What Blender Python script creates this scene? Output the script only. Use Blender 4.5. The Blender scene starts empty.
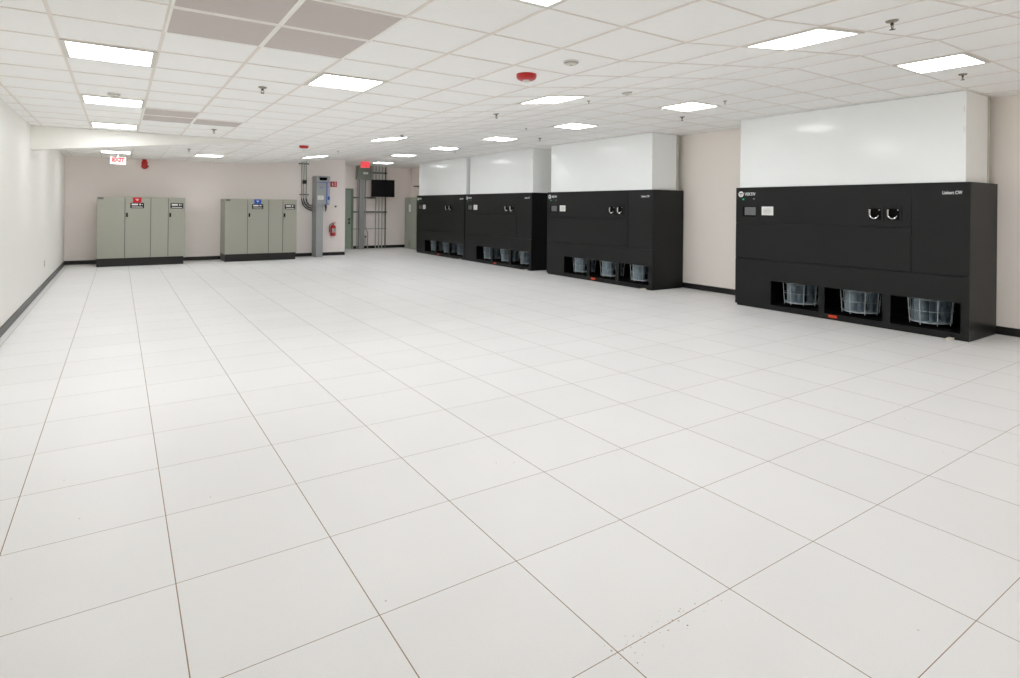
import bpy, bmesh, math, random
from mathutils import Vector, Matrix
random.seed(7)
C = bpy.context.scene.collection
PI = math.pi

# ------------------------------------------------------------------ materials
def mat(name, col, rough=0.5, metal=0.0, bump=0.0, bscale=40, var=0.0, vscale=3, emit=None, estr=0, coat=0.0, spec=0.5):
    m = bpy.data.materials.new(name); m.use_nodes = True
    nt = m.node_tree; b = nt.nodes['Principled BSDF']
    b.inputs['Base Color'].default_value = (*col, 1)
    b.inputs['Roughness'].default_value = rough
    b.inputs['Metallic'].default_value = metal
    b.inputs['Specular IOR Level'].default_value = spec
    if coat: b.inputs['Coat Weight'].default_value = coat; b.inputs['Coat Roughness'].default_value = 0.08
    if emit:
        b.inputs['Emission Color'].default_value = (*emit, 1); b.inputs['Emission Strength'].default_value = estr
    tc = nt.nodes.new('ShaderNodeTexCoord')
    if bump:
        n = nt.nodes.new('ShaderNodeTexNoise'); n.inputs['Scale'].default_value = bscale; n.inputs['Detail'].default_value = 3
        nt.links.new(tc.outputs['Object'], n.inputs['Vector'])
        bp = nt.nodes.new('ShaderNodeBump'); bp.inputs['Strength'].default_value = bump; bp.inputs['Distance'].default_value = 0.002
        nt.links.new(n.outputs['Fac'], bp.inputs['Height']); nt.links.new(bp.outputs['Normal'], b.inputs['Normal'])
    n = nt.nodes.new('ShaderNodeTexNoise'); n.inputs['Scale'].default_value = vscale; n.inputs['Detail'].default_value = 2
    nt.links.new(tc.outputs['Object'], n.inputs['Vector'])
    mx = nt.nodes.new('ShaderNodeMix'); mx.data_type = 'RGBA'
    v = max(var, 0.01)
    mx.inputs['A'].default_value = tuple(c*(1-v) for c in col)+(1,); mx.inputs['B'].default_value = tuple(min(1, c*(1+v)) for c in col)+(1,)
    nt.links.new(n.outputs['Fac'], mx.inputs['Factor']); nt.links.new(mx.outputs['Result'], b.inputs['Base Color'])
    return m

def s(r, g, b):
    f = lambda c: ((c/255+.055)/1.055)**2.4 if c > 10 else c/255/12.92
    return (f(r), f(g), f(b))

M = dict(
 wall_end=mat('wall_paint_end', s(251, 243, 239), .55, bump=.15, bscale=90),
 wall=mat('wall_paint', s(250, 243, 236), .55, bump=.15, bscale=90),
 wall_left=mat('wall_paint_left', s(243, 242, 237), .45, bump=.15, bscale=90),
 tile=mat('ceiling_tile', s(247, 247, 245), .95, bump=.6, bscale=150, var=.012, vscale=25, spec=.1),
 tbar=mat('ceiling_bar', s(233, 227, 221), .6, spec=.2),
 base=mat('black_rubber', s(22, 21, 19), .35),
 black=mat('black_powder_coat', s(22, 24, 23), .42, bump=.15, bscale=500, spec=.3),
 dark=mat('dark_interior', s(12, 13, 13), .7, spec=.2),
 seam=mat('seam_black', s(8, 8, 8), .8, spec=.1),
 gloss=mat('white_gloss_enamel', s(249, 252, 252), .14, var=.005, spec=.45),
 flange=mat('flange_metal', s(190, 190, 180), .4),
 steel=mat('fan_steel', s(205, 216, 222), .33, metal=.35, var=.05, vscale=8),
 guard=mat('guard_wire', s(222, 230, 232), .3, metal=.2),
 fanblade=mat('fan_blade', s(168, 186, 204), .3, metal=.25, var=.8, vscale=9),
 chrome=mat('chrome', s(225, 225, 225), .12, metal=1),
 white=mat('white_paper', s(232, 232, 228), .6),
 whiteink=mat('white_ink', s(225, 228, 228), .5),
 grey_ink=mat('grey_ink', s(150, 150, 150), .6),
 screen=mat('grey_screen', s(112, 116, 116), .25),
 led=mat('green_lamp', s(20, 120, 90), .4, emit=s(30, 200, 150), estr=.5),
 orange=mat('orange_tag', s(226, 74, 36), .5),
 dirt=mat('dirt_brown', s(168, 130, 98), .9, var=.3, vscale=60),
 beige=mat('beige_plastic', s(228, 222, 208), .6),
 pdu=mat('grey_green_enamel', s(164, 164, 152), .4, bump=.1, bscale=300),
 pdu_d=mat('grey_green_dark', s(108, 112, 100), .5),
 red=mat('red_plastic', s(190, 18, 22), .3, coat=.3),
 redsign=mat('red_sign', s(200, 12, 26), .5),
 bluesign=mat('blue_sign', s(22, 84, 176), .5),
 panelgrey=mat('panel_grey', s(160, 163, 164), .38),
 panelpale=mat('pale_blue_grey', s(172, 178, 190), .38),
 blue=mat('blue_stripe', s(38, 84, 190), .4),
 conduit=mat('galvanised_conduit', s(176, 182, 176), .4),
 trough=mat('grey_trough', s(134, 140, 128), .45),
 strut=mat('dark_strut', s(92, 94, 82), .5),
 door=mat('green_door_paint', s(150, 166, 150), .42),
 doorframe=mat('green_frame_paint', s(124, 142, 126), .42),
 cabinet=mat('electrical_cabinet_grey', s(158, 164, 150), .42),
 grille=mat('perforated_grey', s(202, 194, 190), .75, bump=.5, bscale=700, spec=.1),
 grille_in=mat('perforated_rim', s(190, 182, 174), .7, spec=.1),
 white_frame=mat('white_frame_enamel', s(246, 245, 241), .5),
 brass=mat('sprinkler_bronze', s(96, 82, 66), .35, metal=.7),
 plate=mat('escutcheon_metal', s(160, 152, 140), .35, metal=.5),
 offwhite=mat('offwhite_plastic', s(214, 212, 204), .4),
 tvblack=mat('tv_black', s(6, 7, 8), .3, spec=.15),
 tvbez=mat('tv_bezel', s(12, 12, 13), .4, spec=.2),
 lamp=mat('lamp_diffuser', (.9, .9, .88), .5, emit=(.956, .974, 1.0), estr=12.4),
 exit_red=mat('exit_red_lit', s(220, 60, 66), .4, emit=s(240, 90, 95), estr=.6),
 exit_white=mat('exit_white_lit', s(235, 230, 226), .4, emit=(1, .96, .93), estr=.2),
 exit_letter=mat('exit_letter_lit', s(225, 50, 50), .4, emit=s(235, 50, 50), estr=.5),
 exit_arrow=mat('exit_letter_dim', s(200, 36, 46), .4, emit=s(205, 36, 46), estr=.5),
)

def floor_material():
    m = bpy.data.materials.new('raised_floor_tile'); m.use_nodes = True
    nt = m.node_tree; N = nt.nodes; Lk = nt.links; b = N['Principled BSDF']
    tc = N.new('ShaderNodeTexCoord')
    sx = N.new('ShaderNodeSeparateXYZ'); Lk.new(tc.outputs['Object'], sx.inputs[0])
    def math_(op, a, bb=None):
        n = N.new('ShaderNodeMath'); n.operation = op
        for i, v in enumerate((a, bb)):
            if v is None: continue
            if isinstance(v, (int, float)): n.inputs[i].default_value = v
            else: Lk.new(v, n.inputs[i])
        return n.outputs[0]
    T = 0.6096
    def line(o, w):
        d = math_('DIVIDE', o, T); f = math_('FRACT', math_('ADD', d, 100.5))
        a = math_('ABSOLUTE', math_('SUBTRACT', f, .5))
        return math_('LESS_THAN', a, w/T/2), math_('FLOOR', math_('ADD', d, 100.0))
    lx, ix = line(sx.outputs[0], .0040); ly, iy = line(sx.outputs[1], .0030)
    ln = math_('MAXIMUM', lx, ly)
    cmb = N.new('ShaderNodeCombineXYZ'); Lk.new(ix, cmb.inputs[0]); Lk.new(iy, cmb.inputs[1])
    wn = N.new('ShaderNodeTexWhiteNoise'); wn.noise_dimensions = '3D'; Lk.new(cmb.outputs[0], wn.inputs['Vector'])
    nz = N.new('ShaderNodeTexNoise'); nz.inputs['Scale'].default_value = 160; nz.inputs['Detail'].default_value = 4
    Lk.new(tc.outputs['Object'], nz.inputs['Vector'])
    nb = N.new('ShaderNodeTexNoise'); nb.inputs['Scale'].default_value = 1.7; nb.inputs['Detail'].default_value = 5
    Lk.new(tc.outputs['Object'], nb.inputs['Vector'])
    # sparse crumbs of dirt and scuffs, each with a shape of its own
    sp = N.new('ShaderNodeTexVoronoi'); sp.inputs['Scale'].default_value = 11; Lk.new(tc.outputs['Object'], sp.inputs['Vector'])
    sel = N.new('ShaderNodeSeparateColor'); Lk.new(sp.outputs['Color'], sel.inputs[0])
    spk = math_('MULTIPLY', math_('LESS_THAN', sp.outputs['Distance'], .05), math_('GREATER_THAN', sel.outputs[0], .9))
    v = math_('ADD', math_('MULTIPLY', math_('SUBTRACT', wn.outputs['Value'], .5), .025),
              math_('ADD', math_('MULTIPLY', math_('SUBTRACT', nz.outputs['Fac'], .5), .10), math_('MULTIPLY', math_('SUBTRACT', nb.outputs['Fac'], .5), .05)))
    sc = math_('ADD', v, 1.0)
    c0 = N.new('ShaderNodeVectorMath'); c0.operation = 'SCALE'; c0.inputs[0].default_value = s(238.5, 238, 238); Lk.new(sc, c0.inputs['Scale'])
    mx = N.new('ShaderNodeMix'); mx.data_type = 'RGBA'; Lk.new(math_('MULTIPLY', spk, .45), mx.inputs['Factor'])
    Lk.new(c0.outputs[0], mx.inputs['A']); mx.inputs['B'].default_value = (*s(120, 104, 88), 1)
    mx2 = N.new('ShaderNodeMix'); mx2.data_type = 'RGBA'; Lk.new(math_('MULTIPLY', ln, .95), mx2.inputs['Factor'])
    Lk.new(mx.outputs['Result'], mx2.inputs['A']); mx2.inputs['B'].default_value = (*s(140, 108, 74), 1)
    Lk.new(mx2.outputs['Result'], b.inputs['Base Color'])
    b.inputs['Roughness'].default_value = .42; b.inputs['Specular IOR Level'].default_value = .35
    return m
M['floor'] = floor_material()

# ------------------------------------------------------------------ mesh helpers
def box(bm, x0, x1, y0, y1, z0, z1):
    v = [bm.verts.new(p) for p in ((x0,y0,z0),(x1,y0,z0),(x1,y1,z0),(x0,y1,z0),(x0,y0,z1),(x1,y0,z1),(x1,y1,z1),(x0,y1,z1))]
    for f in ((3,2,1,0),(4,5,6,7),(0,1,5,4),(1,2,6,5),(2,3,7,6),(3,0,4,7)): bm.faces.new([v[i] for i in f])
def bbox(x0, x1, y0, y1, z0, z1, bev=0.0, seg=2):
    bm = bmesh.new(); box(bm, x0, x1, y0, y1, z0, z1)
    if bev: bmesh.ops.bevel(bm, geom=bm.edges[:], offset=bev, segments=seg, affect='EDGES', profile=.6)
    return bm
def boxes(*L):
    bm = bmesh.new()
    for b in L: box(bm, *b)
    return bm
def tube(bm, pts, r, n=10, cap=True):
    pts = [Vector(p) for p in pts]; rings = []
    rr = r if isinstance(r, (list, tuple)) else [r]*len(pts)
    prev = None
    for i, p in enumerate(pts):
        t = (pts[min(i+1, len(pts)-1)]-pts[max(i-1, 0)]).normalized()
        if prev is None:
            a = Vector((0,0,1)) if abs(t.z) < .9 else Vector((1,0,0)); u = t.cross(a).normalized()
        else: u = (prev - t*prev.dot(t)).normalized()
        prev = u; w = t.cross(u)
        rings.append([bm.verts.new(p+(u*math.cos(2*PI*k/n)+w*math.sin(2*PI*k/n))*rr[i]) for k in range(n)])
    for a, b in zip(rings, rings[1:]):
        for k in range(n): bm.faces.new((a[k], a[(k+1)%n], b[(k+1)%n], b[k]))
    if cap: bm.faces.new(rings[0][::-1]); bm.faces.new(rings[-1])
    return bm
def lathe(bm, prof, n=24, o=(0,0,0), axis='Z'):
    o = Vector(o); rings = []
    for r, h in prof:
        ring = []
        for k in range(n):
            a = 2*PI*k/n
            p = (r*math.cos(a), r*math.sin(a), h) if axis == 'Z' else (r*math.cos(a), h, r*math.sin(a))
            ring.append(bm.verts.new(o+Vector(p)))
        rings.append(ring)
    for a, b in zip(rings, rings[1:]):
        for k in range(n): bm.faces.new((a[k], a[(k+1)%n], b[(k+1)%n], b[k]))
    bm.faces.new(rings[0][::-1]); bm.faces.new(rings[-1])
    bmesh.ops.recalc_face_normals(bm, faces=bm.faces[:])
    return bm
def plate_with_holes(xs, zs, holes, y0, y1):
    """front plate in XZ split on cuts xs, zs; holes = set of (i,j) cells left open"""
    bm = bmesh.new(); V = {}
    def v(i, j, y):
        k = (i, j, y)
        if k not in V: V[k] = bm.verts.new((xs[i], y, zs[j]))
        return V[k]
    cells = {(i, j) for i in range(len(xs)-1) for j in range(len(zs)-1)} - set(holes)
    for i, j in cells:
        bm.faces.new((v(i,j,y0), v(i+1,j,y0), v(i+1,j+1,y0), v(i,j+1,y0)))
        bm.faces.new((v(i,j,y1), v(i,j+1,y1), v(i+1,j+1,y1), v(i+1,j,y1)))
        for (di, dj), e in (((-1,0), ((i,j),(i,j+1))), ((1,0), ((i+1,j+1),(i+1,j))), ((0,-1), ((i+1,j),(i,j))), ((0,1), ((i,j+1),(i+1,j+1)))):
            if (i+di, j+dj) not in cells:
                (a, b), (c, d) = e
                bm.faces.new((v(a,b,y0), v(c,d,y0), v(c,d,y1), v(a,b,y1)))
    bmesh.ops.recalc_face_normals(bm, faces=bm.faces[:])
    return bm
def obj(name, bm, m, parent=None, smooth=False, loc=None):
    me = bpy.data.meshes.new(name); bm.to_mesh(me); bm.free()
    if smooth:
        for p in me.polygons: p.use_smooth = True
        try: me.set_sharp_from_angle(angle=math.radians(35))
        except Exception: pass
    me.materials.append(M[m] if isinstance(m, str) else m)
    o = bpy.data.objects.new(name, me); C.objects.link(o)
    if parent: o.parent = parent
    if loc: o.location = loc
    return o
def tag(o, label, cat, group=None):
    o['label'] = label; o['category'] = cat
    if group: o['group'] = group
    return o
def thing(name, label, cat, loc=(0,0,0), rz=0, group=None):
    o = bpy.data.objects.new(name, None); C.objects.link(o); o.empty_display_size = .1
    o.location = loc; o.rotation_euler = (0, 0, rz)
    return tag(o, label, cat, group)
def struct(name, bm, m, parent=None):
    o = obj(name, bm, m, parent)
    if not parent: o['kind'] = 'structure'
    return o
def dup(root, loc, label, group=None, rot=None, scale=None):
    r = root.copy(); C.objects.link(r); r.location = loc
    if rot is not None: r.rotation_euler = rot
    if scale: r.scale = scale
    r['label'] = label
    if group: r['group'] = group
    for ch in list(root.children):
        c = ch.copy(); C.objects.link(c); c.parent = r
        for g in list(ch.children):
            d = g.copy(); C.objects.link(d); d.parent = c
    return r
def text(name, body, size, m, parent, loc, rot, depth=.0015, spacing=1.0, bold=0.0, width=None, align='LEFT'):
    cu = bpy.data.curves.new(name+'_curve', 'FONT'); cu.body = body; cu.size = size; cu.extrude = depth; cu.space_character = spacing
    cu.offset = bold; cu.align_x = align
    t = bpy.data.objects.new(name+'_tmp', cu); C.objects.link(t)
    bpy.context.view_layer.update()
    me = bpy.data.meshes.new_from_object(t.evaluated_get(bpy.context.evaluated_depsgraph_get()))
    bpy.data.objects.remove(t); bpy.data.curves.remove(cu)
    if width:
        x0 = min(v.co.x for v in me.vertices); x1 = max(v.co.x for v in me.vertices); k = width/(x1-x0)
        for v in me.vertices: v.co.x *= k
    me.materials.clear(); me.materials.append(M[m])
    o = bpy.data.objects.new(name, me); C.objects.link(o); o.parent = parent; o.location = loc; o.rotation_euler = rot
    return o

# ------------------------------------------------------------------ room
XL, XR, YN, YB, YF = -0.69, 9.5, -8.5, 14.0, 16.4      # left, right, near, back wall, far end of the recess
XP = 6.225                                               # where the back wall ends and the recess starts
GX = lambda i: .045+.6045*i
GY = lambda k: .06+.617*k
X1, X2 = GX(6), GX(10)
ZA, ZB = 2.66, 2.94
SL = (ZB-ZA)/(X2-X1); TH = math.atan(SL)
def zc(x): return ZA if x <= X1 else ZB if x >= X2 else ZA+(x-X1)*SL

bm = bmesh.new(); box(bm, XL-.2, XR+.2, YN-.2, YF+.2, -.15, 0); struct('floor', bm, 'floor')
H = 3.15
struct('wall_left', boxes((XL-.15, XL, YN, YB+.15, 0, H)), 'wall_left')
struct('wall_right', boxes((XR, XR+.15, YN, YF+.15, 0, H)), 'wall')
struct('wall_back', boxes((XL, XP, YB, YB+.15, 0, H), (XP-.15, XP, YB+.15, YF+.15, 0, H)), 'wall_end')
DX0, DX1, DZ = 6.33, 7.24, 2.08
struct('wall_far', boxes((XP, DX0-.06, YF, YF+.15, 0, H), (DX0-.06, DX1+.06, YF, YF+.15, DZ+.05, H), (DX1+.06, XR, YF, YF+.15, 0, H)), 'wall_end')
struct('wall_near', boxes((XL-.15, XR+.15, YN-.15, YN, 0, H)), 'wall')
bt, bh = .014, .1
struct('baseboard_left', boxes((XL, XL+bt, YN, YB, 0, bh)), 'base')
struct('baseboard_right', boxes((XR-bt, XR, YN, YF, 0, bh)), 'base')
struct('baseboard_back', boxes((XL+bt, XP, YB-bt, YB, 0, bh)), 'base')
struct('baseboard_far', boxes((DX1+.07, XR-bt, YF-bt, YF, 0, bh)), 'base')
# ceiling tiles (folded ceiling: flat, sloping up, flat) and the bars between them
xs = [XL]+[GX(i) for i in range(-1, 16) if GX(i) > XL+.02]+[XR]
ys = [YN]+[GY(k) for k in range(-14, 30) if YN+.02 < GY(k) < YF-.02]+[YF]
bt_ = bmesh.new()
def slab(bm, xa, xb, ya, yb, off, th):
    za, zb = zc(xa), zc(xb)
    if abs(xa-X2) < 1e-3: za = ZB
    P = [(xa,ya,za+off),(xb,ya,zb+off),(xb,yb,zb+off),(xa,yb,za+off),(xa,ya,za+off+th),(xb,ya,zb+off+th),(xb,yb,zb+off+th),(xa,yb,za+off+th)]
    v = [bm.verts.new(p) for p in P]
    for f in ((3,2,1,0),(4,5,6,7),(0,1,5,4),(1,2,6,5),(2,3,7,6),(3,0,4,7)): bm.faces.new([v[i] for i in f])
bars = bmesh.new(); hw = .011
for a, b in zip(xs, xs[1:]):
    for c, d in zip(ys, ys[1:]):
        if a < X2-.01 and d > YB:
            if c >= YB-.02: continue
            d = YB
        slab(bt_, a, b, c, d, .005, .02)
for a, b in zip(xs, xs[1:]):
    for y in ys[1:-1]:
        if a < X2-.01 and y > YB-.02: continue
        slab(bars, a+(hw if a > XL else 0), b-(hw if b < XR else 0), y-.006, y+.006, 0, .006)
for x in xs[1:-1]:
    yb = YF if x > X2-.01 else YB
    x0, x1 = x-hw, x+hw
    slab(bars, x0, x1, YN, yb, 0, .006)
struct('ceiling', bt_, 'tile')
struct('trim_1', bars, 'tbar')
# boxed tapered beam dropping below the ceiling at the left wall
bm = bmesh.new()
pr = [(XL, 2.298), (2.62, 2.655), (2.62, 2.66), (XL, 2.66)]
f1 = [bm.verts.new((x, 7.3, z)) for x, z in pr]; f2 = [bm.verts.new((x, 7.62, z)) for x, z in pr]
bm.faces.new(f1); bm.faces.new(f2[::-1])
for i in range(4): bm.faces.new((f1[i], f2[i], f2[(i+1)%4], f1[(i+1)%4]))
bmesh.ops.recalc_face_normals(bm, faces=bm.faces[:])
struct('trim_2', bm, 'wall_left')
# green door at the end of the recess
dr = struct('door_1', bbox(DX0, DX1, YF+.02, YF+.065, .008, DZ, .003), 'door'); dr['kind'] = 'structure'
obj('door_frame', boxes((DX0-.06, DX0, YF-.015, YF+.12, 0, DZ), (DX1, DX1+.06, YF-.015, YF+.12, 0, DZ), (DX0-.06, DX1+.06, YF-.015, YF+.12, DZ, DZ+.05)), 'doorframe', dr)
hb = boxes((DX1-.11, DX1-.055, YF+.008, YF+.02, .88, 1.08))
obj('lock_plate', hb, 'chrome', dr)
hb = bmesh.new(); tube(hb, [(DX1-.08, YF+.01, .98), (DX1-.08, YF-.05, .98), (DX1-.2, YF-.052, .975)], .011)
obj('door_handle', hb, 'chrome', dr, True)

# ------------------------------------------------------------------ ceiling lights
def make_light(label):
    t = thing('ceiling_light', label, 'ceiling light', group='square ceiling light panels')
    h, i = .300, .266
    obj('frame', plate_frame(h, i), 'offwhite', t)
    obj('diffuser', boxes((-i, i, -i, i, -.002, .004)), 'lamp', t)
    return t
def plate_frame(h, i, z0=-.006, z1=.004):
    return boxes((-h, h, -h, -i, z0, z1), (-h, h, i, h, z0, z1), (-h, -i, -i, i, z0, z1), (i, h, -i, i, z0, z1))
LIGHTS = [
 (0, 2, 'glowing square ceiling light nearest the camera in the row along the left wall'),
 (0, 6, 'second glowing ceiling light from the camera in the row along the left wall'),
 (0, 10, 'glowing square ceiling light just in front of the dropped beam at left'),
 (0, 18, 'small glowing ceiling light behind the beam, directly over the white exit sign'),
 (3, 18, 'thin glowing ceiling light near the back wall between the two grey cabinets'),
 (3, 2, 'glowing square ceiling light just right of the grey return air grilles'),
 (3, -3, 'ceiling light cut off by the top edge of the photo, near its middle'),
 (7, -3, 'large glowing ceiling light on the sloped strip, nearest the camera at upper right'),
 (7, 2, 'glowing ceiling light on the sloped strip just behind the big red ceiling alarm'),
 (7, 10, 'narrow glowing ceiling light on the sloped strip halfway to the back wall'),
 (7, 18, 'thin glowing ceiling light above the grey wall panel on the back wall'),
 (11, -3, 'glowing ceiling light in front of the nearest white air plenum, rightmost in the photo'),
 (11, 2, 'glowing ceiling light before the bare wall between the two nearest black cooling units'),
 (11, 6, 'glowing ceiling light in front of the second nearest white air plenum'),
 (11, 10, 'glowing ceiling light in front of the third white air plenum from the camera'),
 (11, 14, 'glowing ceiling light before the farthest white air plenum'),
 (11, 18, 'thin glowing ceiling light beyond the row of plenums, before the recess'),
 (12, 23, 'farthest thin ceiling light, inside the recess above the television'),
 (0, 14, None), (4, -8, None), (10, -7, None),  # unseen panels, added to bring the near floor up in brightness
]
first = None
for i, k, lab in LIGHTS:
    x, y = GX(i+.5), GY(k+.5)
    y += {(0,6): .04, (0,10): .06, (0,18): .4, (3,2): -.06, (7,2): -.1, (7,10): -.1, (7,18): -.08, (11,2): -.09, (11,6): -.11, (11,10): -.16, (11,14): -.12, (11,18): -.14, (12,23): -.16}.get((i, k), 0)
    rot = (0, -TH, 0) if 6 <= i < 10 else (0, 0, 0)
    lb = lab or 'added light panel brightening the room, out of sight behind the camera or the beam'
    if first is None:
        first = make_light(lb); first.location = (x, y, zc(x)-.001); first.rotation_euler = rot
    else: dup(first, (x, y, zc(x)-.001), lb, rot=rot)

# ------------------------------------------------------------------ return air grilles in the ceiling
def make_grille(label):
    t = thing('return_grille', label, 'air grille', group='grey perforated ceiling return grilles')
    obj('frame', plate_frame(.3015, .287, -.005, .004), 'white_frame', t)
    obj('perforated_panel', boxes((-.287, .287, -.287, .287, -.001, .004)), 'grille', t)
    return t
GR = [(1, 0, 'grey perforated ceiling grille, lower left one of the block of four in the photo'),
 (2, 0, 'grey perforated ceiling grille, lower right one of the block of four in the photo'),
 (1, -1, 'grey perforated ceiling grille, upper left one of the block of four, at the photo edge'),
 (2, -1, 'grey perforated ceiling grille, upper right one of the block of four in the photo'),
 (1, 7, 'small grey ceiling grille right of the second left ceiling light'),
 (1, 8, 'small grey ceiling grille directly behind its twin, closest to the dropped beam at left'),
 (2, 8, 'small grey ceiling grille by a sprinkler, right one of the three far grilles')]
first = None
for i, k, lab in GR:
    x, y = GX(i+.5), GY(k+.5)
    if first is None: first = make_grille(lab); first.location = (x, y, ZA-.001)
    else: dup(first, (x, y, ZA-.001), lab)

# ------------------------------------------------------------------ sprinklers, detectors, alarms
def make_sprinkler(label):
    t = thing('sprinkler', label, 'sprinkler', group='pendant fire sprinklers in the ceiling')
    b = bmesh.new(); lathe(b, [(.001, .006), (.038, .006), (.038, -.003), (.03, -.009), (.012, -.011)], 20); obj('escutcheon', b, 'plate', t, True)
    b = bmesh.new(); lathe(b, [(.009, -.008), (.011, -.022), (.007, -.03)], 12)
    for sgn in (-1, 1): tube(b, [(sgn*.009, 0, -.022), (sgn*.014, 0, -.036), (sgn*.004, 0, -.052)], .0028, 6)
    obj('frame_arms', b, 'brass', t, True)
    b = bmesh.new(); lathe(b, [(.003, -.05), (.019, -.055), (.019, -.058), (.003, -.06)], 14); obj('deflector', b, 'brass', t, True)
    return t
SP = [(1.57, 2.25, 'pendant sprinkler on the flat left ceiling right of the first light row'),
 (4.69, -2.04, 'large pendant sprinkler at top right, right of the big sloped light'),
 (7.69, -1.43, 'pendant sprinkler beside the rightmost ceiling light, above the nearest plenum'),
 (1.61, 6.11, 'pendant sprinkler beside the three small far grilles, before the beam'),
 (1.61, 9.94, 'pendant sprinkler behind the beam, near the left grey cabinet'),
 (4.64, 2.81, 'pendant sprinkler left of the sloped light behind the red ceiling alarm'),
 (7.65, 2.18, 'pendant sprinkler just beneath the light over the second plenum gap'),
 (7.03, .96, 'pale pendant sprinkler on the flat ceiling above the bare wall gap'),
 (4.50, 5.66, 'pendant sprinkler touching the narrow sloped light halfway back'),
 (4.55, 9.40, 'tiny pendant sprinkler right of the far red ceiling alarm'),
 (7.58, 5.77, 'pendant sprinkler above the gap between second and third plenums'),
 (6.49, 4.72, 'tiny sprinkler just left of the third light along the plenums'),
 (7.60, 9.46, 'tiny sprinkler above the joint of the two farthest plenums'),
 (5.25, 1.63, 'tiny sprinkler right of the sloped light and left of the white detector')]
first = None
for x, y, lab in SP:
    rot = (0, -TH, 0) if X1 < x < X2 else (0, 0, 0)
    k = .55 if lab.startswith('tiny') else .7 if lab.startswith('pale') else 1
    if first is None: first = make_sprinkler(lab); first.location = (x, y, zc(x)); first.rotation_euler = rot
    else: dup(first, (x, y, zc(x)), lab, rot=rot, scale=(k, k, k))
def make_detector(label):
    t = thing('smoke_detector', label, 'smoke detector', group='white ceiling smoke detectors')
    b = bmesh.new(); lathe(b, [(.001, .006), (.060, .006), (.062, -.004), (.058, -.007)], 28); obj('base', b, 'offwhite', t, True)
    b = bmesh.new(); lathe(b, [(.055, -.007), (.052, -.012), (.046, -.013)], 28); obj('vent_ring', b, 'grey_ink', t, True)
    b = bmesh.new(); lathe(b, [(.048, -.013), (.046, -.019), (.03, -.024), (.001, -.025)], 28); obj('cover', b, 'offwhite', t, True)
    b = bmesh.new(); lathe(b, [(.001, -.0245), (.01, -.0245), (.01, -.028), (.001, -.029)], 12); obj('sensor_eye', b, 'grey_ink', t, True)
    return t
first = make_detector('round white smoke detector before the second light of the left row'); first.location = (.355, 3.56, ZA)
dup(first, (3.367, -.30, ZA), 'round white smoke detector nearest the camera, right of the big red alarm')
d = dup(first, (5.24, .96, zc(5.24)), 'white detector on the sloped ceiling strip with a dark tip', rot=(0, -TH, 0))
def make_horn(label):
    t = thing('ceiling_alarm', label, 'fire alarm', group='red ceiling horn strobes')
    b = bmesh.new(); lathe(b, [(.001, .007), (.088, .007), (.088, -.018), (.08, -.034), (.06, -.046), (.001, -.047)], 32); obj('housing', b, 'red', t, True)
    b = bmesh.new(); lathe(b, [(.032, -.046), (.03, -.056), (.02, -.064), (.001, -.066)], 20); obj('strobe_lens', b, 'offwhite', t, True)
    return t
first = make_horn('large red ceiling fire alarm near the middle of the photo'); first.location = (3.342, .274, ZA)
dup(first, (3.37, 7.74, ZA), 'small far red ceiling fire alarm above the grey wall panel')
# red horn strobe on the back wall
t = thing('alarm_horn', 'red alarm horn high on the back wall right of the white exit sign', 'alarm', (.95, 14.0, 2.565))
obj('mounting_box', bbox(-.05, .05, -.05, -.0005, .035, .12, .008), 'red', t)
b = bmesh.new(); lathe(b, [(.001, -.001), (.075, -.001), (.075, -.03), (.065, -.05), (.04, -.055), (.001, -.056)], 8, (0, 0, 0), 'Y'); obj('sounder', b, 'red', t)
b = bmesh.new(); lathe(b, [(.001, -.001), (.072, -.001), (.075, -.03), (.05, -.07), (.001, -.08)], 24, (0, 0, -.075), 'Y'); obj('bell', b, 'red', t, True)
obj('side_ear', bbox(.07, .092, -.04, -.001, -.1, -.06, .004), 'red', t)

# exit signs
t = thing('exit_sign', 'white lit exit sign with red letters hanging under the ceiling at left', 'exit sign', (.385, 12.3, 0))
obj('housing', bbox(-.15, .15, -.02, .02, 2.415, 2.58, .004), 'exit_white', t)
text('exit_letters', 'EXIT', .125, 'exit_letter', t, (-.118, -.021, 2.475), (PI/2, 0, 0), bold=.011, width=.25)
obj('canopy', boxes((-.08, .08, -.03, .03, 2.648, 2.665), (-.012, .012, -.012, .012, 2.579, 2.649)), 'offwhite', t)
t = thing('exit_sign', 'red lit exit sign under the ceiling before the grey trough at the recess', 'exit sign', (6.757, 13.723, 0), -.12)
obj('housing', bbox(-.14, .14, -.02, .02, 2.705, 2.895, .004), 'exit_red', t)
text('exit_letters', 'EXIT', .11, 'exit_arrow', t, (-.1, -.021, 2.76), (PI/2, 0, 0), width=.2)
obj('canopy', boxes((-.07, .07, -.025, .025, 2.93, 2.942), (-.012, .012, -.012, .012, 2.894, 2.931)), 'offwhite', t)

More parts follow.
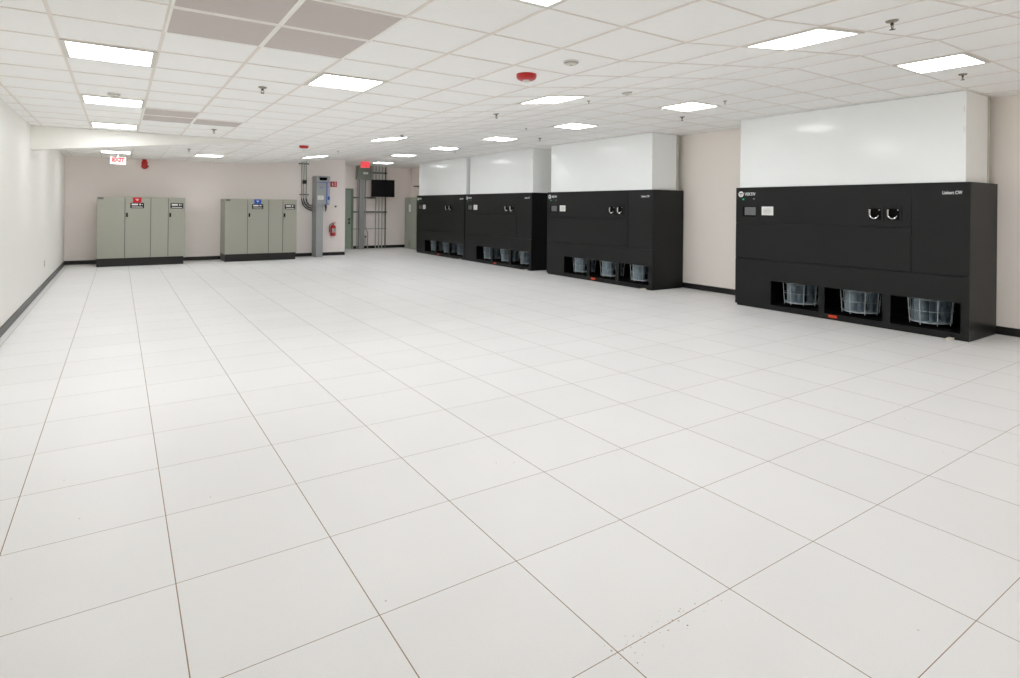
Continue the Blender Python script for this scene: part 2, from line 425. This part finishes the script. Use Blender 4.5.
# ------------------------------------------------------------------ cooling units
W, D, HT = 3.1, .85, 1.863
def make_fan(parent, cx):
    cy = .33
    f = bmesh.new()
    z0, z1 = .125, .435
    # lower and upper wheel rings
    lathe(f, [(.06, z0), (.215, z0), (.215, z0+.012), (.06, z0+.02)], 32, (cx, cy, 0))
    fan = obj('fan', f, 'steel', parent, True)
    f = bmesh.new()
    n = 32
    prof = [(.19, z1), (.215, z1-.03), (.22, z1-.03), (.196, z1+.006)]
    rows = [[f.verts.new((cx+r*math.cos(2*PI*k/n), cy+r*math.sin(2*PI*k/n), h)) for k in range(n)] for r, h in prof]
    for a, b in zip(rows, rows[1:]+rows[:1]):
        for k in range(n): f.faces.new((a[k], a[(k+1)%n], b[(k+1)%n], b[k]))
    bmesh.ops.recalc_face_normals(f, faces=f.faces[:])
    obj('fan_ring', f, 'steel', fan, True)
    b = bmesh.new()
    for k in range(7):
        a0 = 2*PI*k/7+.35
        pts = []
        for q in range(5):
            u = q/4; r = .10+.108*u; a = a0-.75*u
            pts.append((cx+r*math.cos(a), cy+r*math.sin(a)))
        lo = [b.verts.new((x, y, z0+.012)) for x, y in pts]; hi = [b.verts.new((x, y, z1-.028-.0*i)) for i, (x, y) in enumerate(pts)]
        for q in range(4): b.faces.new((lo[q], lo[q+1], hi[q+1], hi[q]))
    bmesh.ops.solidify(b, geom=b.faces[:], thickness=.004)
    bmesh.ops.recalc_face_normals(b, faces=b.faces[:])
    obj('fan_blades', b, 'fanblade', fan, True)
    g = bmesh.new()
    for zz, rr in ((z0+.01, .226), (z0+.15, .238), (z1-.005, .25)):
        tube(g, [(cx+rr*math.cos(2*PI*k/28), cy+rr*math.sin(2*PI*k/28), zz) for k in range(29)], .0028, 6)
    for k in range(8):
        a = 2*PI*k/8-PI/2-.12
        tube(g, [(cx+.225*math.cos(a), cy+.225*math.sin(a), z0-.02), (cx+.251*math.cos(a), cy+.251*math.sin(a), z1+.015)], .0042, 6)
    obj('fan_guard', g, 'guard', fan, True)
    h = bmesh.new(); lathe(h, [(.075, .1), (.075, .26), (.05, .275), (.001, .28)], 20, (cx, cy, 0)); obj('motor', h, 'dark', fan, True)
OPEN = [(.61, 1.34), (1.42, 2.17), (2.262, 3.016)]
def make_unit(label):
    t = thing('cooling_unit', label, 'cooling unit', group='black floor standing cooling units along the right wall')
    # carcass: sides, back, top, shelf over the fan bays, bay floor, dividers
    k = .024
    obj('carcass', boxes((0, .018, k, D, .03, HT), (.018, W-.0, D-.018, D, .03, HT), (.018, W-.018, k, D-.018, HT-.018, HT),
        (.018, W-.018, k, D-.018, .47, .49)), 'black', t)
    obj('side_panel', boxes((W-.018, W, k, D-.018, .03, HT)), 'black', t)
    obj('bay_lining', boxes((.02, W-.02, k, D-.02, .03, .075), (.02, W-.02, D-.04, D-.02, .075, .465), (.50, .55, k, D-.04, .075, .465), (1.365, 1.395, k, .07, .075, .465), (2.2, 2.232, k, .07, .075, .465), (3.04, 3.078, k, D-.04, .075, .465)), 'dark', t)
    obj('plinth', boxes((.035, W-.002, .002, D-.03, 0, .03)), 'black', t)
    g = .003
    obj('front_panel', bbox(0, 2.495-g, 0, .022, 1.305+g/2, HT, .003), 'black', t)
    obj('front_panel', bbox(0, 2.495-g, 0, .022, .75+g, 1.305-g/2, .003), 'black', t)
    obj('end_panel', bbox(2.495+g, W, 0, .022, .75+g, HT, .003), 'black', t)
    xs_ = [0]; 
    for a, b in OPEN: xs_ += [a, b]
    xs_ += [W]
    obj('fan_panel', plate_with_holes(xs_, [.03, .08, .44, .75-g], {(1, 1), (3, 1), (5, 1)}, 0, .022), 'black', t)
    for a, b in OPEN: make_fan(t, {.61: .9, 1.42: 1.748, 2.262: 2.588}[a])
    # recessed door latches
    for cx in (2.072, 2.29):
        cz = 1.474
        xs2 = [cx-.098, cx-.074, cx+.074, cx+.098]; zs2 = [cz-.1, cz-.072, cz+.072, cz+.1]
        l = obj('latch', plate_with_holes(xs2, zs2, {(1, 1)}, -.012, 0), 'black', t)
        obj('latch_dish', boxes((cx-.074, cx+.074, -.004, 0, cz-.072, cz+.072)), 'seam', l)
        h = bmesh.new()
        pts = [(cx-.052, -.022, cz+.058), (cx-.053, -.026, cz+.02)]
        for q in range(9):
            a = PI+.15+ (q/8)*PI*.86
            pts.append((cx+.0+.053*math.cos(a), -.026, cz-.004+.054*math.sin(a)))
        tube(h, pts, [.0145, .013]+[.0115-.0008*q for q in range(9)], 8)
        tube(h, [(cx+.05, -.014, cz+.05), (cx+.066, -.014, cz+.056)], .006, 6)
        obj('latch_handle', h, 'chrome', l, True)
    # display, label, writing
    dp = obj('display', plate_with_holes([.105, .125, .365, .385], [1.345, 1.41, 1.565, 1.6], {(1, 1)}, -.007, 0), 'black', t)
    obj('display_screen', boxes((.125, .365, -.002, 0, 1.41, 1.565)), 'seam', dp)
    obj('display_window', boxes((.16, .35, -.004, -.002, 1.43, 1.556)), 'screen', dp)
    lb = obj('paper_label', boxes((.452, .642, -.003, 0, 1.433, 1.565)), 'white', t); lb['label'] = 'white paper label'
    obj('label_print', boxes(*[(.48, .61-.02*(q % 2), -.0045, -.003, 1.525-.02*q, 1.529-.02*q) for q in range(4)]), 'grey_ink', lb)
    b = bmesh.new(); lathe(b, [(.001, 0), (.046, 0), (.046, -.003), (.001, -.003)], 32, (.09, 0, 1.759), 'Y')
    lg = obj('logo_disc', b, 'whiteink', t)
    b = bmesh.new()
    P = [(-.03, .014), (.03, .014), (.03, .002), (.006, .002), (-.002, -.026), (-.012, -.026), (-.002, .002), (-.03, .002)]
    v = [b.verts.new((.09+x, -.0045, 1.759+z)) for x, z in P]; fc = b.faces.new(v)
    r = bmesh.ops.extrude_face_region(b, geom=[fc]); bmesh.ops.translate(b, verts=[e for e in r['geom'] if isinstance(e, bmesh.types.BMVert)], vec=(0, .002, 0))
    bmesh.ops.recalc_face_normals(b, faces=b.faces[:])
    obj('logo_mark', b, 'black', lg)
    text('brand_lettering', 'VERTIV', .066, 'whiteink', t, (.155, -.0008, 1.737), (PI/2, 0, 0), width=.19, bold=.0015)
    text('model_lettering', 'Liebert CW', .054, 'whiteink', t, (2.82, -.0008, 1.722), (PI/2, 0, 0), width=.2, bold=.0012)
    obj('status_lamp', boxes((.118, .146, -.004, 0, 1.668, 1.69)), 'led', t)
    obj('status_icon', boxes((.3, .335, -.002, 0, 1.682, 1.69), (.312, .323, -.002, 0, 1.672, 1.682)), 'grey_ink', t)
    ot = obj('orange_tag', bbox(1.485, 1.6, -.012, 0, .032, .07, .003), 'orange', t); ot['label'] = 'small orange tag on the bottom rail'
    obj('leveling_tab', bbox(2.9, 2.955, -.09, .04, 0, .024, .003), 'beige', t)
    return t
R0 = (0, 0, -PI/2)
UX = 8.62
u = make_unit('black cooling unit nearest the camera, at the right edge of the photo')
u.location = (UX, 1.895, 0); u.rotation_euler = R0
dup(u, (UX, 6.86, 0), 'second nearest black cooling unit, standing alone in the middle of the right side', rot=R0, scale=(3.21/3.1, 1, 1.005))
dup(u, (UX, 10.69, 0), 'third black cooling unit from the camera, right one of the close far pair', rot=R0, scale=(3.22/3.1, 1, 1.008))
dup(u, (UX, 13.96, 0), 'farthest black cooling unit, left one of the close far pair, beside the grey cabinet', rot=R0, scale=(3.22/3.1, 1, 1.008))
# white plenums between the units and the ceiling
PL = [(-1.152, 1.835, HT, 'glossy white air plenum on the nearest black cooling unit at the right edge'),
      (3.69, 6.745, HT*1.005, 'glossy white air plenum on the second nearest cooling unit, in the middle'),
      (7.45, 10.47, HT*1.008, 'glossy white air plenum on the third cooling unit from the camera'),
      (10.69, 13.83, HT*1.008, 'glossy white air plenum on the farthest cooling unit')]
for y0, y1, z0, lab in PL:
    t = thing('air_plenum', lab, 'air plenum', (UX+.015, y0, z0+.001), 0, 'white plenums above the cooling units')
    h = ZB-z0-.004
    obj('casing', bbox(0, .665, 0, y1-y0, 0, h, .003), 'gloss', t)
    obj('flange', boxes((.665, .735, -.008, y1-y0+.008, 0, h)), 'flange', t)
    for q in (.25, .49): obj('corner_clip', boxes((-.003, .012, .014, .026, h-q, h-q+.07)), 'white', t)

# ------------------------------------------------------------------ grey-green power cabinets
PW, PD, PH = 1.84, .82, 1.672
def make_pdu(label, sign):
    t = thing('power_cabinet', label, 'electrical cabinet', group='grey green power cabinets at the back wall')
    obj('body', bbox(0, PW, .02, PD, .16, PH, .004), 'pdu', t)
    obj('plinth', boxes((.0, PW-.035, .0, PD-.01, 0, .196)), 'base', t)
    obj('door_reveal', boxes((.004, PW-.004, .014, .0201, .2, PH-.006)), 'seam', t)
    fr = [0, .302, .592, .795, 1]
    for q in range(4):
        a, b = fr[q]*PW+.0045, fr[q+1]*PW-.0045
        d = obj('door', bbox(a, b, 0, .0139, .2, PH-.006, .003), 'pdu', t)
        if q in (1, 3):
            hx = a+.02
            obj('door_handle', bbox(hx, hx+.035, -.022, 0, 1.19, 1.29, .005), 'seam', d)
            c = a+.10+.145 if q == 1 else b-.185
            if q == 1: c = a+.245
            m = obj('meter', bbox(c-.14, c+.14, -.01, 0, 1.405, 1.535, .003), 'seam', d)
            m['label'] = 'black framed meter display'
            m2 = boxes((c-.115, c+.02, -.013, -.01, 1.475, 1.515), (c+.045, c+.075, -.013, -.01, 1.475, 1.518), (c+.09, c+.115, -.013, -.01, 1.485, 1.505), (c-.115, c+.115, -.013, -.01, 1.425, 1.442))
            obj('meter_face', m2, 'white', t)
    obj('name_plate', boxes((.025, .125, -.006, 0, 1.615, 1.655)), 'seam', t)
    obj('plate_print', boxes(*[(.035+.028*q, .055+.028*q, -.008, -.006, 1.625, 1.645) for q in range(3)]), 'grey_ink', t)
    sx = .39*PW+.0
    sg = obj('unit_sign', boxes((sx, sx+.175, -.006, .0, 1.54, 1.668)), sign, t)
    sg['label'] = 'red sign' if sign == 'redsign' else 'blue sign'
    obj('sign_print', boxes((sx+.055, sx+.12, -.008, -.006, 1.615, 1.63), (sx+.072, sx+.105, -.008, -.006, 1.59, 1.61)), 'whiteink', sg)
    return t
make_pdu('grey green power cabinet with a red sign, left one, near the left corner', 'redsign').location = (-.026, 13.06, 0)
make_pdu('grey green power cabinet with a blue sign, beside the wall mounted panel', 'bluesign').location = (2.738, 13.15, 0)

# ------------------------------------------------------------------ wall panel on its pedestal, conduits
t = thing('transfer_switch', 'tall grey switch panel on a narrow pedestal, with blue stripes, at the back wall', 'electrical panel', (5.215, 13.5, 0))
obj('pedestal', bbox(0, .195, .02, .46, 0, 1.54, .004), 'panelgrey', t)
obj('enclosure', bbox(0, .392, .015, .46, 1.535, 2.39, .005), 'panelgrey', t)
obj('door', bbox(.012, .29, 0, .015, 1.55, 2.19, .003), 'panelgrey', t)
obj('side_door', bbox(.305, .384, 0, .015, 1.55, 2.19, .003), 'panelpale', t)
obj('top_cover', bbox(.008, .386, .002, .015, 2.215, 2.38, .003), 'panelgrey', t)
b = bmesh.new()
P = [(.07, 2.345), (.31, 2.345), (.285, 2.26), (.095, 2.26)]
v = [b.verts.new((x, -.004, z)) for x, z in P]; fc = b.faces.new(v[::-1])
r = bmesh.ops.extrude_face_region(b, geom=[fc]); bmesh.ops.translate(b, verts=[e for e in r['geom'] if isinstance(e, bmesh.types.BMVert)], vec=(0, .007, 0))
bmesh.ops.recalc_face_normals(b, faces=b.faces[:])
obj('display_window', b, 'seam', t)
st = obj('blue_stripe', boxes((.286, .31, -.003, .015, 1.545, 2.2), (.01, .385, -.003, .015, 2.192, 2.206)), 'blue', t)
lb = obj('paper_label', boxes((.03, .205, -.003, 0, 1.69, 1.81)), 'white', t)
obj('label_print', boxes(*[(.05, .18-.03*(q % 2), -.005, -.003, 1.785-.022*q, 1.79-.022*q) for q in range(4)]), 'grey_ink', lb)
obj('maker_mark', boxes((.09, .15, -.002, 0, 2.03, 2.05), (.155, .19, -.002, 0, 2.035, 2.045), (.33, .375, -.002, 0, 2.07, 2.08)), 'blue', t)
b = bbox(.325, .38, -.03, 0, 1.69, 1.79, .006); obj('rotary_switch', b, 'blue', t)
b = bmesh.new()
tube(b, [(.27, .03, 1.538), (.268, .0, 1.50), (.275, -.008, 1.44), (.262, -.004, 1.40), (.27, .01, 1.345)], [.026, .03, .024, .018, .01], 8)
obj('hanging_cord', b, 'base', t, True)
# three conduits curving into the panel
for q, (x, ex, ez, lab) in enumerate([(4.90, 5.2145, 1.375, 'left one of three conduits curving down into the grey switch panel'),
        (4.955, 5.2145, 1.44, 'middle one of three conduits curving down into the grey switch panel'),
        (5.03, 5.2145, 1.505, 'right one of three conduits curving down into the grey switch panel')]):
    t = thing('conduit', lab, 'conduit', (x, 13.93, 0), 0, 'conduits feeding the switch panel')
    b = bmesh.new(); zt = 1.72
    tube(b, [(0, 0, zt), (0, 0, zc(x)+.004)], .0145, 12); obj('pipe', b, 'conduit', t, True)
    b = bmesh.new(); rx = ex-x; rz = zt-ez
    tube(b, [(rx-rx*math.cos(a*PI/16), 0, zt-rz*math.sin(a*PI/16)) for a in range(9)], .0155, 12); obj('elbow', b, 'base', t, True)
b = bmesh.new(); tube(b, [(0, 0, 0), (.29, 0, 0)], .012, 8)
def strut_bm(l, h=.04, d=.03):
    return boxes((0, l, d-.006, d, -h/2, h/2), (0, l, 0, d-.006, h/2-.006, h/2), (0, l, 0, d-.006, -h/2, -h/2+.006))
tag(obj('strut_rail', strut_bm(.3, .03, .04), 'strut', loc=(4.82, 13.955, 2.752)), 'short dark strut rail holding three conduits near the ceiling', 'strut rail')
tag(obj('strut_rail', strut_bm(.27, .03, .04), 'strut', loc=(4.85, 13.955, 1.838)), 'short dark strut rail across three conduits beside the switch panel', 'strut rail')
t = thing('junction_box', 'small black junction box over the conduits beside the switch panel', 'junction box', (4.97, 13.9, 2.21))
obj('box', bbox(-.055, .055, -.03, .0154, -.055, .055, .005), 'base', t)
obj('cover_screw', boxes((-.045, -.035, -.033, -.03, .035, .045), (.035, .045, -.033, -.03, -.045, -.035)), 'strut', t)

# sign, switch, extinguisher
t = thing('fire_sign', 'small red fire sign with white symbol on the wall right of the panel', 'sign', (5.86, 13.99, 2.172))
obj('sign_plate', boxes((-.1, .1, -.004, .009, -.08, .08)), 'redsign', t)
b = boxes((-.05, -.015, -.006, -.004, -.045, .03), (-.042, -.023, -.006, -.004, .03, .05), (-.06, -.042, -.006, -.004, .035, .045))
obj('extinguisher_symbol', b, 'whiteink', t)
obj('arrow_symbol', boxes((.02, .07, -.006, -.004, .04, .055), (.055, .07, -.006, -.004, -.05, .04), (.02, .07, -.006, -.004, -.05, -.038), (.03, .04, -.006, -.004, -.02, .02)), 'whiteink', t)
t = thing('wall_switch', 'small dark switch on the wall above the fire extinguisher', 'switch', (5.925, 13.99, 1.493))
obj('plate', bbox(-.02, .02, -.012, .009, -.026, .026, .004), 'strut', t)
obj('knob', bbox(.0, .03, -.03, -.012, -.01, .012, .003), 'seam', t)
t = thing('fire_extinguisher', 'red fire extinguisher hanging on the back wall near the recess', 'fire extinguisher', (5.825, 13.9, .6))
b = bmesh.new(); lathe(b, [(.001, 0), (.07, .0), (.078, .012), (.078, .27), (.066, .305), (.035, .33), (.024, .345), (.001, .346)], 24); obj('cylinder', b, 'red', t, True)
b = boxes((-.02, .02, -.085, -.078, .0, .0)) if False else bmesh.new()
n = 10
lo = []; hi = []
for q in range(n+1):
    a = -PI/2-.75+1.5*q/n+.15
    lo.append(b.verts.new((.0795*math.cos(a), .0795*math.sin(a), .1))); hi.append(b.verts.new((.0795*math.cos(a), .0795*math.sin(a), .235)))
for q in range(n): b.faces.new((lo[q], lo[q+1], hi[q+1], hi[q]))
bmesh.ops.solidify(b, geom=b.faces[:], thickness=-.001)
obj('instruction_label', b, 'white', t)
b = bmesh.new(); lathe(b, [(.02, .345), (.02, .38), (.012, .39)], 12); obj('valve', b, 'brass', t, True)
obj('carry_handle', boxes((-.015, .09, -.011, .011, .375, .386), (-.01, .095, -.01, .01, .405, .415), (-.012, .008, -.01, .01, .386, .415)), 'red', t)
b = bmesh.new(); tube(b, [(-.015, -.01, .365), (-.06, -.015, .37), (-.105, -.01, .32), (-.112, -.005, .22), (-.1, -.005, .12)], [.011]*4+[.014], 8); obj('hose', b, 'base', t, True)
obj('wall_bracket', boxes((-.03, .03, .078, .1005, .05, .34)), 'strut', t)

# left wall outlet
t = thing('wall_outlet', 'small white electrical outlet low on the left wall', 'outlet', (XL, 9.4, .43))
obj('cover_plate', bbox(0, .006, -.036, .036, -.06, .06, .002), 'offwhite', t)
obj('socket', boxes((.006, .008, -.012, .012, .018, .036)), 'strut', t)
obj('socket', boxes((.006, .008, -.012, .012, -.036, -.018)), 'strut', t)

# ------------------------------------------------------------------ recess: trough, conduits, struts, television, cabinet
t = thing('cable_trough', 'grey green cable trough box below the ceiling in the recess', 'electrical box', (7.36, 16.16, 0))
obj('box', bbox(0, .51, 0, .2, 2.46, 2.938, .004), 'trough', t)
obj('cover', bbox(.02, .49, -.008, 0, 2.48, 2.92, .003), 'trough', t)
lb = obj('paper_label', boxes((.2, .38, -.011, -.008, 2.64, 2.72)), 'white', t)
t = thing('wireway', 'wide flat grey wireway running from the trough down to the floor', 'wireway', (7.45, 16.2, 0))
obj('duct', bbox(0, .185, 0, .1, 0, 2.459, .003), 'panelgrey', t)
obj('cover_seam', boxes((.05, .054, -.003, 0, .02, 2.45), (.105, .109, -.003, 0, .02, 2.45)), 'strut', t)
PIPES = [(7.40, 2.46, 'conduit left of the wide grey wireway in the recess', None),
 (7.70, 2.46, 'conduit right of the wireway, kinked outward near the floor', 'kink'),
 (7.96, ZB, 'short conduit behind the left edge of the television, leftmost of its bundle', 'short'),
 (8.08, ZB, 'first full length conduit right of the wireway, behind the television', None),
 (8.20, ZB, 'second of the four floor to ceiling conduits behind the television', None),
 (8.32, ZB, 'third of the four floor to ceiling conduits behind the television', None),
 (8.445, ZB, 'rightmost dark floor to ceiling conduit behind the television', None)]
for x, zt, lab, sp in PIPES:
    b = bmesh.new()
    if sp == 'kink': pts = [(0, 0, 0), (.09, 0, .02-.02), ]; pts = [(.09, 0, 0), (.09, 0, .52), (.075, 0, .6), (.015, 0, .74), (0, 0, .82), (0, 0, zt-.001)]
    elif sp == 'short': pts = [(0, 0, 2.0), (0, 0, zt+.004)]
    else: pts = [(0, 0, 0), (0, 0, zt+(.004 if zt == ZB else -.001))]
    tube(b, pts, .018 if x < 8.4 else .022, 10)
    o = obj('conduit', b, 'conduit' if x < 8.4 else 'strut', None, True, (x, 16.28, 0)); tag(o, lab, 'conduit', 'conduits on the recess wall')
for x0, x1, z, h, lab in [(7.95, 8.52, 2.715, .05, 'dark strut rail above the television, just under the ceiling'),
        (7.27, 8.1, 1.815, .045, 'dark strut rail across the conduits left of the television'),
        (7.27, 8.52, 1.308, .045, 'long dark strut rail across all conduits below the television'),
        (7.28, 8.5, .706, .016, 'thin low strut rail across all conduits near the floor')]:
    o = obj('strut_rail', strut_bm(x1-x0, h, .04), 'strut', None, False, (x0, 16.3, z)); tag(o, lab, 'strut rail', 'strut rails on the recess wall')
t = thing('switch_box', 'small pale box with cable beside the kinked conduit near the floor', 'electrical box', (7.73, 16.33, .4))
obj('box', bbox(-.03, .03, 0, .07, -.28, .06, .004), 'offwhite', t)
obj('plug', bbox(-.03, .02, -.03, 0, .0, .05, .004), 'base', t)
t = thing('television', 'black wall mounted flat television in the recess at the far end', 'television', (8.20, 15.9, 2.15), -.2)
tw, th = .41, .305
obj('case', bbox(-tw, tw, .012, .07, -th, th, .008), 'tvbez', t)
obj('bezel', plate_with_holes([-tw, -tw+.022, tw-.022, tw], [-th, -th+.035, th-.022, th], {(1, 1)}, 0, .014), 'tvbez', t)
obj('screen', boxes((-tw+.02, tw-.02, .006, .013, -th+.03, th-.02)), 'tvblack', t)
b = boxes((-.12, .12, .07, .09, -.12, .12)); 
obj('mount_plate', b, 'strut', t)
b = bmesh.new(); tube(b, [(0, .085, 0), (.05, .25, 0), (.075, .37, 0)], .022, 8); obj('mount_arm', b, 'strut', t)
t = thing('equipment_cabinet', 'tall grey equipment cabinet at the right wall behind the farthest cooling unit', 'electrical cabinet', (9.1, 15.05, 0))
cl = 1.0
obj('body', bbox(.02, .395, 0, cl, 0, 1.84, .004), 'cabinet', t)
obj('door', bbox(0, .02, .015, cl-.015, .05, 1.82, .003), 'cabinet', t)
obj('louvre', boxes(*[(-.008, 0, .54, .72, 1.65+.028*q, 1.665+.028*q) for q in range(5)]), 'trough', t)
obj('louvre', boxes(*[(-.008, 0, .44, .68, .075+.035*q, .095+.035*q) for q in range(6)]), 'trough', t)
obj('paper_label', boxes((-.003, 0, .47, .63, 1.33, 1.59)), 'white', t)
obj('handle', bbox(-.02, 0, .10, .13, .55, .63, .004), 'chrome', t)
t = thing('wall_bracket', 'thin dark bracket arm jutting from the wall above the grey equipment cabinet', 'bracket', (9.5, 15.5, 2.25))
obj('arm', bbox(-.30, -.006, -.02, .02, -.018, .018, .003), 'strut', t)
obj('wall_plate', bbox(-.008, 0, -.04, .04, -.06, .06, .002), 'strut', t)

# crumbs of dirt scattered along a floor joint near the camera
b = bmesh.new(); rr = random.Random(3)
for q in range(46):
    x = 1.78+.62*rr.random()**1.3; y = -2.44+rr.gauss(0, .035); r_ = .0014+.0022*rr.random()**2
    ring = [b.verts.new((x+r_*rr.uniform(.6, 1.3)*math.cos(a), y+r_*rr.uniform(.6, 1.3)*math.sin(a), .0002)) for a in [k*PI/3 for k in range(6)]]
    top = b.verts.new((x, y, r_*.9)); b.faces.new(ring[::-1])
    for k in range(6): b.faces.new((ring[k], ring[(k+1) % 6], top))
o = tag(obj('dirt_crumbs', b, 'dirt'), 'tiny brown dirt crumbs scattered along a floor joint near the camera', 'dirt'); o['kind'] = 'stuff'

# ------------------------------------------------------------------ world, camera
w = bpy.data.worlds.new('world'); bpy.context.scene.world = w; w.use_nodes = True
w.node_tree.nodes['Background'].inputs[0].default_value = (.8, .8, .8, 1); w.node_tree.nodes['Background'].inputs[1].default_value = .3
cam = bpy.data.cameras.new('camera'); co = bpy.data.objects.new('camera', cam); C.objects.link(co)
f, yaw, roll = 584.75, .5894, .0103
cam.sensor_fit = 'HORIZONTAL'; cam.sensor_width = 36; cam.lens = f*36/1020; cam.shift_y = -131.03/1020; cam.clip_start = .05
F = Vector((math.sin(yaw), math.cos(yaw), 0)); r = Vector((math.cos(yaw), -math.sin(yaw), 0)); up = Vector((0, 0, 1))
r2 = r*math.cos(roll)+up*math.sin(roll); u2 = up*math.cos(roll)-r*math.sin(roll)
m = Matrix((r2, u2, -F)).transposed().to_4x4(); m.translation = (.4092, -3.8756, 1.5035)
co.matrix_world = m
sc = bpy.context.scene; sc.camera = co
sc.cycles.max_bounces = 32; sc.cycles.diffuse_bounces = 24
sc.view_settings.view_transform = 'Standard'; sc.view_settings.look = 'None'; sc.view_settings.gamma = 1
sc.view_settings.use_curve_mapping = False; sc.view_settings.exposure = 0.15
